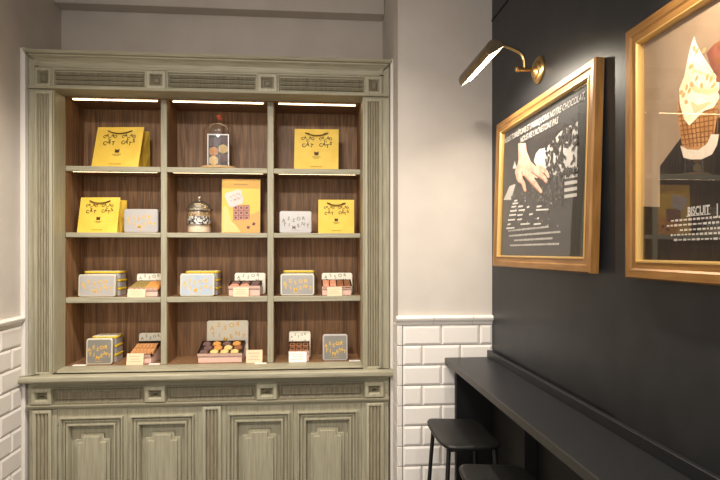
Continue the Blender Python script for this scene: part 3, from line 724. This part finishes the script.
# ------------------------------------------------------------------ framed posters on the black wall
def poster(label, y0, y1, z0, z1, xwall, topgap, botgap, name='framed_poster'):
    """y0 far edge, y1 near edge; local frame: p along the picture away from the far edge, q up, n out of the wall"""
    L = y0-y1; H = z1-z0; tl = math.atan2(botgap-topgap, H)
    t = thing(name, label, 'poster', (xwall-botgap, .5*(y0+y1), z0), 0, 'gold-framed posters on the black wall')
    ct, st = math.cos(tl), math.sin(tl)
    def fn(p, q, n): return (-n*ct+q*st, L/2-p, q*ct+n*st)
    return t, L, H, fn
def frame(t, L, H, fn, W=.05, dp=.032):
    prof = [(0, 0), (0, dp-.006), (.004, dp), (W*.45, dp-.001), (W*.55, dp-.005), (W*.84, dp-.007)]
    lip = [(W*.84, dp-.007), (W*.86, dp-.004), (W*.93, dp-.004), (W, dp-.012), (W, .004)]
    k = MB(['gold', 'gold_v', 'goldlip'])
    for pr, lipm in ((prof, 0), (lip, 1)):
        for a, b in zip(pr[:-1], pr[1:]):
            R = lambda i: [(i, i), (L-i, i), (L-i, H-i), (i, H-i)]
            A, B = R(a[0]), R(b[0])
            for j in range(4):
                j2 = (j+1) % 4
                k.add([fn(*A[j], a[1]), fn(*A[j2], a[1]), fn(*B[j2], b[1]), fn(*B[j], b[1])], [(0, 1, 2, 3)], 2 if lipm else (0 if j in (0, 2) else 1))
    # back
    k.add([fn(0, 0, 0), fn(L, 0, 0), fn(L, H, 0), fn(0, H, 0)], [(0, 3, 2, 1)], 0)
    k.build('frame', t, smooth=25)
def board(t, L, H, fn, W, m, lo=.006):
    k = MB(m); vs = [fn(p, q, n) for n in (lo, lo+.003) for p, q in ((W-.003, W-.003), (L-W+.003, W-.003), (L-W+.003, H-W+.003), (W-.003, H-W+.003))]
    k.add(vs, [(0, 3, 2, 1), (4, 5, 6, 7), (0, 1, 5, 4), (1, 2, 6, 5), (2, 3, 7, 6), (3, 0, 4, 7)]); return k.build('print_sheet', t)
def pane(t, L, H, fn, W, n0=.0135):
    k = MB('glass'); vs = [fn(p, q, n) for n in (n0, n0+.002) for p, q in ((W-.004, W-.004), (L-W+.004, W-.004), (L-W+.004, H-W+.004), (W-.004, H-W+.004))]
    k.add(vs, [(4, 5, 6, 7)]); k.build('glass_pane', t, flip=False, smooth=0)
XA = .851
ya0, za1 = PX(496.2, 126, XA); ya1, zb1 = PX(594.5, 54.8, XA)
_, za0 = PX(492.8, 265.6, XA); _, zb0 = PX(592.6+7, 274.6, XA)
Z0, Z1 = .5*(za0+zb0), .5*(za1+zb1)
t, L, H, fn = poster('gold-framed dark poster of a hand over cocoa beans, under the brass lamp', ya0, ya1, Z0, Z1, XW, .003, .022)
frame(t, L, H, fn); board(t, L, H, fn, .05, 'pblack'); pane(t, L, H, fn, .05)
XPR = XW-.0125-.0095
def pq(u, v):
    y, z = PX(u, v, XPR); return (ya0-y, z-Z0)
k = MB(['pgrey', 'pwhite', 'pbean', 'pskin', 'pskin2'])
lvl = [.0095]
def shape(pts, m, px=True):
    lvl[0] += .00002
    P = [pq(*p) for p in pts] if px else pts
    k.add([fn(p, q, lvl[0]) for p, q in P], [tuple(range(len(P)))], m)
def blob(cx, cy, rx, ry, m, n=9, a=0, px=False, jit=.25):
    pts = []
    for i in range(n):
        s = 1+random.uniform(-jit, jit); x, y = rx*s*math.cos(2*PI*i/n), ry*s*math.sin(2*PI*i/n)
        pts.append((cx+x*math.cos(a)-y*math.sin(a), cy+x*math.sin(a)+y*math.cos(a)))
    shape(pts, m, px)
c1 = lambda x, y: (495+x/6.86, 130+y/6.86)
def S1(pts, m): shape([c1(*p) for p in pts], m)
# white scoop, tray and stripes
S1([(262, 215), (275, 160), (300, 130), (345, 120), (400, 60), (450, 0), (560, -60), (560, 255), (480, 262), (470, 330), (380, 300), (330, 262), (280, 245)], 1)
S1([(60, 480), (98, 385), (140, 370), (112, 480)], 1)
S1([(118, 265), (130, 210), (146, 262)], 1)
for y0_ in (262, 302, 346, 392, 436): S1([(478, y0_+10), (566, y0_-4), (566, y0_+20), (478, y0_+34)], 1)
# heap of beans over the scoop
for i in range(230):
    x, y = random.uniform(290, 560), random.uniform(-50, 320)
    if y < 40-(x-300)*.5: continue
    if x > 470 and 130 < y < 255 and random.random() < .85: continue
    if x < 345 and y > 110: continue
    cx, cy = pq(*c1(x, y)); blob(cx, cy, random.uniform(.008, .015), random.uniform(.006, .010), 2, 8, random.uniform(0, 3))
for i in range(170):
    x, y = random.uniform(120, 480), random.uniform(300, 520)
    if x < 250 and y < 430: continue
    cx, cy = pq(*c1(x, y)); blob(cx, cy, random.uniform(.004, .010), random.uniform(.003, .007), random.choice((0, 2, 0)), 7, random.uniform(0, 3))
# hand: forearm, back of the hand, four fingers and a thumb
S1([(160, 92), (212, 90), (222, 150), (250, 215), (300, 262), (330, 290), (300, 330), (250, 322), (205, 312), (160, 330), (150, 280), (166, 200)], 3)
def finger(path, r, m=3):
    P = [Vector(c1(*p)) for p in path]; A = []; B = []
    for i, p in enumerate(P):
        d = (P[min(i+1, len(P)-1)]-P[max(i-1, 0)]).normalized(); nn = Vector((-d.y, d.x)); rr = r[i]/6.86
        A.append(tuple(p+nn*rr)); B.append(tuple(p-nn*rr))
    e = P[-1]+(P[-1]-P[-2]).normalized()*r[-1]/6.86*.9
    shape(A+[tuple(e)]+B[::-1], m)
finger([(170, 290), (182, 335), (205, 372), (220, 420)], (22, 19, 14, 10), 4)
finger([(168, 285), (180, 332), (206, 370), (216, 414)], (18, 17, 12, 8))
finger([(225, 300), (262, 350), (300, 395), (330, 428)], (26, 20, 15, 11), 4)
finger([(228, 296), (268, 346), (304, 390), (332, 424)], (22, 17, 12, 9))
finger([(270, 272), (315, 310), (350, 335), (362, 358)], (26, 20, 16, 12), 4)
finger([(274, 268), (318, 304), (352, 328), (364, 352)], (22, 17, 13, 10))
finger([(290, 250), (330, 270), (362, 290), (378, 322)], (20, 17, 13, 9))
finger([(165, 250), (158, 290), (164, 330), (176, 356)], (16, 14, 11, 8))
for p in ((196, 336), (282, 362), (336, 312), (352, 284)):
    cx, cy = pq(*c1(*p)); blob(cx, cy, .006, .003, 4, 7, .6)
# bright slats and crumbs at the lower left
c4 = lambda x, y: (495+x/5.34, 190+y/5.34)
for x0_, x1_, y_ in ((112, 128, 58), (104, 134, 72), (98, 124, 90), (134, 160, 88), (92, 128, 112), (138, 172, 108), (88, 124, 134), (132, 160, 134), (82, 120, 160), (132, 158, 158), (80, 96, 184), (150, 200, 182), (222, 260, 182), (74, 118, 204), (235, 262, 88), (232, 300, 106), (182, 196, 92), (196, 216, 130), (238, 250, 152)):
    shape([c4(x0_, y_+6), c4(x1_, y_+2), c4(x1_, y_-6), c4(x0_, y_-3)], 1)
for i in range(70):
    cx, cy = pq(*c4(random.uniform(110, 380), random.uniform(30, 200))); blob(cx, cy, random.uniform(.002, .006), random.uniform(.001, .003), random.choice((0, 0, 1)), 6, random.uniform(0, 3))
k.build('printed_picture', t, smooth=0, flip=False)
k = MB(['pwhite'])
fl = lambda p, q: fn(p, q, .0135-.0015)
zt1 = H-.05
def line(body, u0, u1, v0, size, sx=None):
    """text stretched so that it runs from u0 to u1"""
    p0, q0 = pq(u0, v0); p1, _ = pq(u1, v0-12); vs, fs = text_shape(body, .016, .28)
    xm = max(v[0] for v in vs); xn = min(v[0] for v in vs); s = (p1-p0)/(xm-xn)
    k.add([fl(p0+(x-xn)*s, q0+y*size) for x, y in vs], fs)
line('NOUS TORR\u00c9FIONS ET FABRIQUONS NOTRE CHOCOLAT,', 503.5, 583.5, 141.5, .033)
line("NOUS NE L'ACHETONS PAS.", 519.5, 557.5, 140.5, .033)
def dashline(u0, u1, v, th, n, zslope=0):
    p0, q = pq(u0, v); p1, _ = pq(u1, v); x = p0
    while x < p1:
        w = random.uniform(.4, 1.0)*(p1-p0)/n
        hh_ = th*random.uniform(.7, 1.1)
        k.add([fl(x, q-hh_/2), fl(x+w, q-hh_/2), fl(x+w, q+hh_/2), fl(x, q+hh_/2)], [(0, 1, 2, 3)]); x += w+(p1-p0)/n*.22
dashline(510, 550, 231, .008, 34); dashline(511, 562, 236, .008, 46); dashline(516, 555, 240.5, .008, 36); dashline(512, 561, 245.5, .008, 46)
k.build('lettering', t, smooth=0, flip=False)

# second poster
XB = XW-.012-.032
yb0, zt_ = PX(625.8, 32.2, XB); _, zb_ = PX(626.3, 278, XB)
t, L, H, fn = poster('gold-framed poster of a soft ice cream cone above the counter', yb0, yb0-.955, zb_, zt_, XW-.012, .003, .004)
frame(t, L, H, fn); board(t, L, H, fn, .05, 'pbeige'); pane(t, L, H, fn, .05)
ya0 = yb0; Z0 = zb_; XPR = XW-.012-.0035-.0095
k = MB(['pdark', 'pcream', 'pcream2', 'pnut', 'pcone', 'pcone2', 'psleeve', 'pchoc'])
lvl[0] = .0095
W = .05
pe = L-W
c6 = lambda x, y: (620+x/3.2, 20+y/3.2)
def S6(pts, m): shape([c6(*p) for p in pts], m)
# dark display stand and lower ground
def band(u, v): return pq(u, v)
z_s = pq(660, 172)[1]
P = [pq(640, 207), pq(660, 207), pq(660, 166), pq(688, 128), (pe, pq(688, 128)[1]), (pe, W), (W, W)]
P[0] = (W, P[0][1])
shape(P, 0, False)
# cocoa ice behind, cone, cream swirl, paper sleeve
S6([(276, 105), (300, 78), (330, 60), (400, 40), (470, 70), (500, 150), (470, 230), (400, 260), (300, 180)], 7)
S6([(186, 250), (182, 300), (192, 360), (200, 412), (240, 432), (296, 400), (306, 340), (318, 250), (260, 230)], 4)
for i in range(9):
    S6([(186+i*16, 262+i*3), (189+i*16, 260+i*3), (214+i*12, 405), (210+i*12, 406)], 5)
for i in range(8):
    S6([(186+i*2, 292+i*15), (186+i*2, 296+i*15), (314-i*3, 270+i*17), (314-i*3, 266+i*17)], 5)
S6([(238, 52), (244, 74), (262, 110), (282, 140), (304, 172), (318, 200), (318, 250), (300, 280), (270, 290), (240, 320), (222, 338), (206, 318), (192, 270), (190, 220), (206, 180), (214, 140), (222, 100), (230, 72)], 1)
S6([(240, 110), (252, 130), (280, 150), (306, 180), (300, 196), (268, 176), (240, 168), (228, 176), (232, 140)], 2)
S6([(226, 196), (250, 216), (290, 222), (316, 214), (314, 228), (280, 240), (240, 232), (222, 214)], 2)
S6([(234, 112), (250, 124), (276, 150), (300, 182), (270, 168), (238, 158)], 1)
S6([(224, 258), (250, 272), (280, 262), (296, 262), (270, 284), (238, 300)], 2)
for x, y in ((238, 92), (246, 100), (226, 150), (280, 182), (292, 188), (214, 214), (230, 206), (246, 186), (204, 240), (212, 262), (262, 210), (300, 210), (222, 226), (270, 96), (196, 232)):
    cx, cy = pq(*c6(x, y)); blob(cx, cy, .008, .005, 3, 8, random.uniform(0, 3))
S6([(194, 402), (216, 414), (252, 416), (280, 396), (292, 366), (318, 366), (312, 400), (296, 430), (262, 446), (226, 446), (204, 440)], 6)
for i in range(40):
    cx, cy = pq(*c6(random.uniform(300, 440), random.uniform(70, 230))); blob(cx, cy, .009, .007, random.choice((7, 5)), 7, random.uniform(0, 3))
k.build('printed_picture', t, smooth=0, flip=False)
k = MB(['pwhite'])
p0, q0 = pq(688.8, 214.5); p1, q1 = pq(711, 207)
fl = lambda p, q: fn(p, q, .012)
vs, fs = text_shape('BISCUIT', .03, 0); xm = max(v[0] for v in vs); xn = min(v[0] for v in vs); s = (p1-p0)/(xm-xn)
k.add([fl(p0+(x-xn)*s, .5*(q0+q1)+y*.027) for x, y in vs], fs)
for x0_ in [p0+(p1-p0)*i for i in (.05, .22, .40, .56, .74, .86)]:
    k.add([fl(x0_-.008, .5*(q0+q1)-.0105), fl(x0_+.012, .5*(q0+q1)-.0105), fl(x0_+.012, .5*(q0+q1)-.0085), fl(x0_-.008, .5*(q0+q1)-.0085)], [(0, 1, 2, 3)])
for v_, u0_ in ((221, 672), (226, 668), (230.2, 681), (235.2, 672), (240, 675)):
    p0, q = pq(u0_, v_); x = p0; pend = min(pe-.06, p0+.62)
    while x < pend:
        w2 = random.uniform(.006, .013); h2 = random.uniform(.003, .0055)
        k.add([fl(x, q-h2/2), fl(x+w2, q-h2/2), fl(x+w2, q+h2/2), fl(x, q+h2/2)], [(0, 1, 2, 3)]); x += w2+.004
p0, q = pq(718, 212); k.add([fl(p0, q-.012), fl(p0+.003, q-.012), fl(p0+.003, q+.018), fl(p0, q+.018)], [(0, 1, 2, 3)])
k.build('lettering', t, smooth=0, flip=False)

# ------------------------------------------------------------------ picture lamps
ym, zm = PX(539.5, 70, XW)
def lamp(label):
    t = thing('picture_lamp', label, 'lamp', (XW, ym, zm), 0, 'brass picture lamps over the posters')
    k = MB('brass'); k.lathe([(.052, 0), (.052, -.006), (.046, -.012), (.036, -.014), (.034, -.02), (.018, -.026), (.010, -.03), (0, -.03)], 32, axis='x'); k.build('wall_plate', t)
    k = MB('brass'); k.tube([(-.02, 0, 0), (-.085, 0, 0)], .008, 12); k.lathe([(0, -.098), (.009, -.096), (.011, -.09), (.011, -.082), (.008, -.078)], 14, axis='x'); k.build('swivel_stem', t)
    SX, SZ, R = -.238, .010, .034
    pts = [(-.06, 0, .006), (-.061, 0, .035), (-.066, 0, .052), (-.080, 0, .066), (-.11, 0, .080), (-.145, 0, .092), (-.165, 0, .096), (-.185, 0, .092), (-.205, 0, .08), (-.215, 0, .064), (SX, 0, SZ+R)]
    k = MB('brass'); k.tube(pts, .0065, 12); k.build('arm', t)
    # half-round shade along the wall, open towards the poster
    n = 16; Lh = .185; a0, a1 = math.radians(18), math.radians(228); vs = []; fs = []
    prof = [(math.cos(a0+(a1-a0)*i/n), math.sin(a0+(a1-a0)*i/n)) for i in range(n+1)]
    k = MB(['brassdark', 'shade_in'])
    for r_, m in ((R, 0), (R-.002, 1)):
        vs = [(SX+r_*c, yy, SZ+r_*s) for yy in (-Lh, Lh) for c, s in prof]
        k.add(vs, [(i, i+1, n+2+i, n+1+i) for i in range(n)], m)
    for yy in (-Lh, Lh):
        k.add([(SX+R*c, yy, SZ+R*s) for c, s in prof], [tuple(range(n+1))], 0)
        k.add([(SX+(R-.002)*c, yy*.995, SZ+(R-.002)*s) for c, s in prof], [tuple(range(n+1))], 1)
    e = [0, n]
    for i in e:
        c, s = prof[i]; k.add([(SX+R*c, -Lh, SZ+R*s), (SX+R*c, Lh, SZ+R*s), (SX+(R-.002)*c, Lh, SZ+(R-.002)*s), (SX+(R-.002)*c, -Lh, SZ+(R-.002)*s)], [(0, 1, 2, 3)], 0)
    k.build('shade', t, flip=False)
    k = MB('bulb'); k.tube([(SX+.002, -.15, SZ-.004), (SX+.002, .15, SZ-.004)], .010, 10); k.build('tube_bulb', t)
    ld = bpy.data.lights.new('picture_light', 'AREA'); ld.shape = 'RECTANGLE'; ld.size = .03; ld.size_y = .32; ld.energy = 6.5; ld.color = (1, .9, .76); ld.spread = math.radians(150)
    lo = bpy.data.objects.new('tube_glow', ld); COL.objects.link(lo); lo.parent = t
    lo.location = (SX+.006, 0, SZ-.018); lo.rotation_euler = (0, math.radians(-18), 0)
    return t
l1 = lamp('brass picture lamp with a half-round shade above the hand poster')
l2 = copy_tree(l1); l2.location = (XW-.012, yb0-.955/2, zm); l2['label'] = 'brass picture lamp above the ice cream poster'

# ------------------------------------------------------------------ counter and stools
XC = .645; CT = .985
t = thing('bar_counter', 'long narrow black counter along the black wall', 'counter', (XW, -1.6, 0))
T0 = Matrix.Translation(-Vector(t.location))
k = MB(['counter', 'counteredge'], T0); k.box(XC+.004, XW-.0125, -3.2, -.013, CT-.026, CT); bevel(k.build('counter_top', t), .0015)
k = MB(['counteredge'], T0); k.box(XC, XC+.0038, -3.2, -.013, CT-.027, CT-.001); k.build('edge_band', t)
k = MB('counter', T0); k.box(XW-.030, XW-.0125, -3.2, -.013, CT, CT+.034); bevel(k.build('backsplash', t), .002)
for yy, xf in ((-.045, .69), (-.60, .81), (-1.75, .81), (-2.9, .81)):
    bevel(MB('darkpanel', T0).box(xf, XW-.0225, yy-.016, yy+.016, 0, CT-.026).build('support_panel', t), .002)
MB('darkpanel', T0).box(XW-.022, XW-.0125, -3.2, -.013, 0, CT-.026).build('back_board', t)

def stool(label, loc):
    t = thing('bar_stool', label, 'stool', loc, 0, 'black bar stools under the counter')
    h = .72; W2, D2 = .200, .128
    # seat outline: superellipse with a straighter front
    n = 48; out = []
    for i in range(n):
        a = 2*PI*i/n; c, s = math.cos(a), math.sin(a); e = .36
        x = D2*abs(c)**e*(1 if c > 0 else -1); y = W2*abs(s)**e*(1 if s > 0 else -1)
        y *= 1-.10*((x+D2)/(2*D2))
        out.append((x, y))
    def zz(x, y, q): return h-.004+.012*(y/W2)**2+.010*max(0, -x/D2)**3*1.0+q
    k = MB('stool'); Ls = []
    for sc, q in ((0, 0), (.5, 0), (.9, -.0005), (.975, -.003), (1.0, -.010), (.985, -.018), (.93, -.022), (.5, -.022), (0, -.022)):
        Ls.append([(x*sc, y*sc, zz(x*sc, y*sc, q)) for x, y in out])
    vs = sum(Ls, []); fs = [(a*n+j, a*n+(j+1) % n, (a+1)*n+(j+1) % n, (a+1)*n+j) for a in range(len(Ls)-1) for j in range(n)]
    k.add(vs, fs); k.build('seat', t, smooth=60)
    feet = []
    for sx in (-1, 1):
        for sy in (-1, 1):
            top = (sx*.095, sy*.145, h-.024); ft = (sx*.14, sy*.19, 0.0)
            MB('steel_black').tube([top, tuple(.5*(a+b_) for a, b_ in zip(top, ft)), ft], .009, 12).build('leg', t); feet.append((top, ft))
    k = MB('steel_black'); k.box(-.1, .1, -.15, -.12, h-.030, h-.022).box(-.1, .1, .12, .15, h-.030, h-.022); k.build('seat_bracket', t)
    q = .30/.7
    P = [tuple(f[1][j]+(f[0][j]-f[1][j])*q for j in range(3)) for f in (feet[0], feet[1], feet[3], feet[2])]
    for i in range(4): MB('steel_black').tube([P[i], P[(i+1) % 4]], .007, 10).build('foot_rail', t)
    return t
s1 = stool('black bar stool with a rounded seat, nearest the white tiled wall', (.648, -.322, 0))
s2 = copy_tree(s1); s2.location = (.646, -.885, 0); s2['label'] = 'black bar stool cut off by the bottom edge, nearer the viewer under the counter'

# ------------------------------------------------------------------ light and camera
w = bpy.data.worlds.new('shop'); C.world = w; w.use_nodes = True
w.node_tree.nodes['Background'].inputs[0].default_value = (1, .95, .91, 1); w.node_tree.nodes['Background'].inputs[1].default_value = 1.05
def spot(x, y, tx, ty, tz, e, size=75, blend=.8, col=(1, .93, .83), r=.05):
    l = bpy.data.lights.new('unseen_spot', 'SPOT'); l.energy = e; l.spot_size = math.radians(size); l.spot_blend = blend; l.color = col; l.shadow_soft_size = r
    o = bpy.data.objects.new('unseen_spot', l); COL.objects.link(o); o.location = (x, y, 2.86)
    o.rotation_euler = (Vector((tx, ty, tz))-Vector(o.location)).to_track_quat('-Z', 'Y').to_euler()
spot(-.95, -.85, -.95, .2, .6, 80, 84, 1)
spot(-.30, -.85, -.30, .2, .6, 80, 84, 1)
spot(.25, -.90, .15, .2, .6, 42, 84, 1)
spot(-.15, -.75, -1.42, .05, 1.05, 85, 55, 1)  # added spot that brightens the left wall and its tiles
spot(-.55, -2.6, -.6, .3, 1.1, 92, 80, 1)  # unseen frontal fill, added to soften the steep light on the bays
spot(-.35, -2.6, .0, .3, 1.1, 60, 80, 1)  # second added fill from the front
cam = bpy.data.cameras.new('camera'); co = bpy.data.objects.new('camera', cam); COL.objects.link(co)
co.location = (0, -D, CZ); co.rotation_euler = (PI/2, 0, -TH)
cam.sensor_width = 36; cam.lens = 36*F/720; cam.shift_y = (HV-240)/720; cam.clip_start = .05
C.camera = co
C.view_settings.view_transform = 'Standard'; C.view_settings.look = 'None'; C.view_settings.gamma = 1; C.view_settings.use_curve_mapping = False
C.view_settings.exposure = 0.0
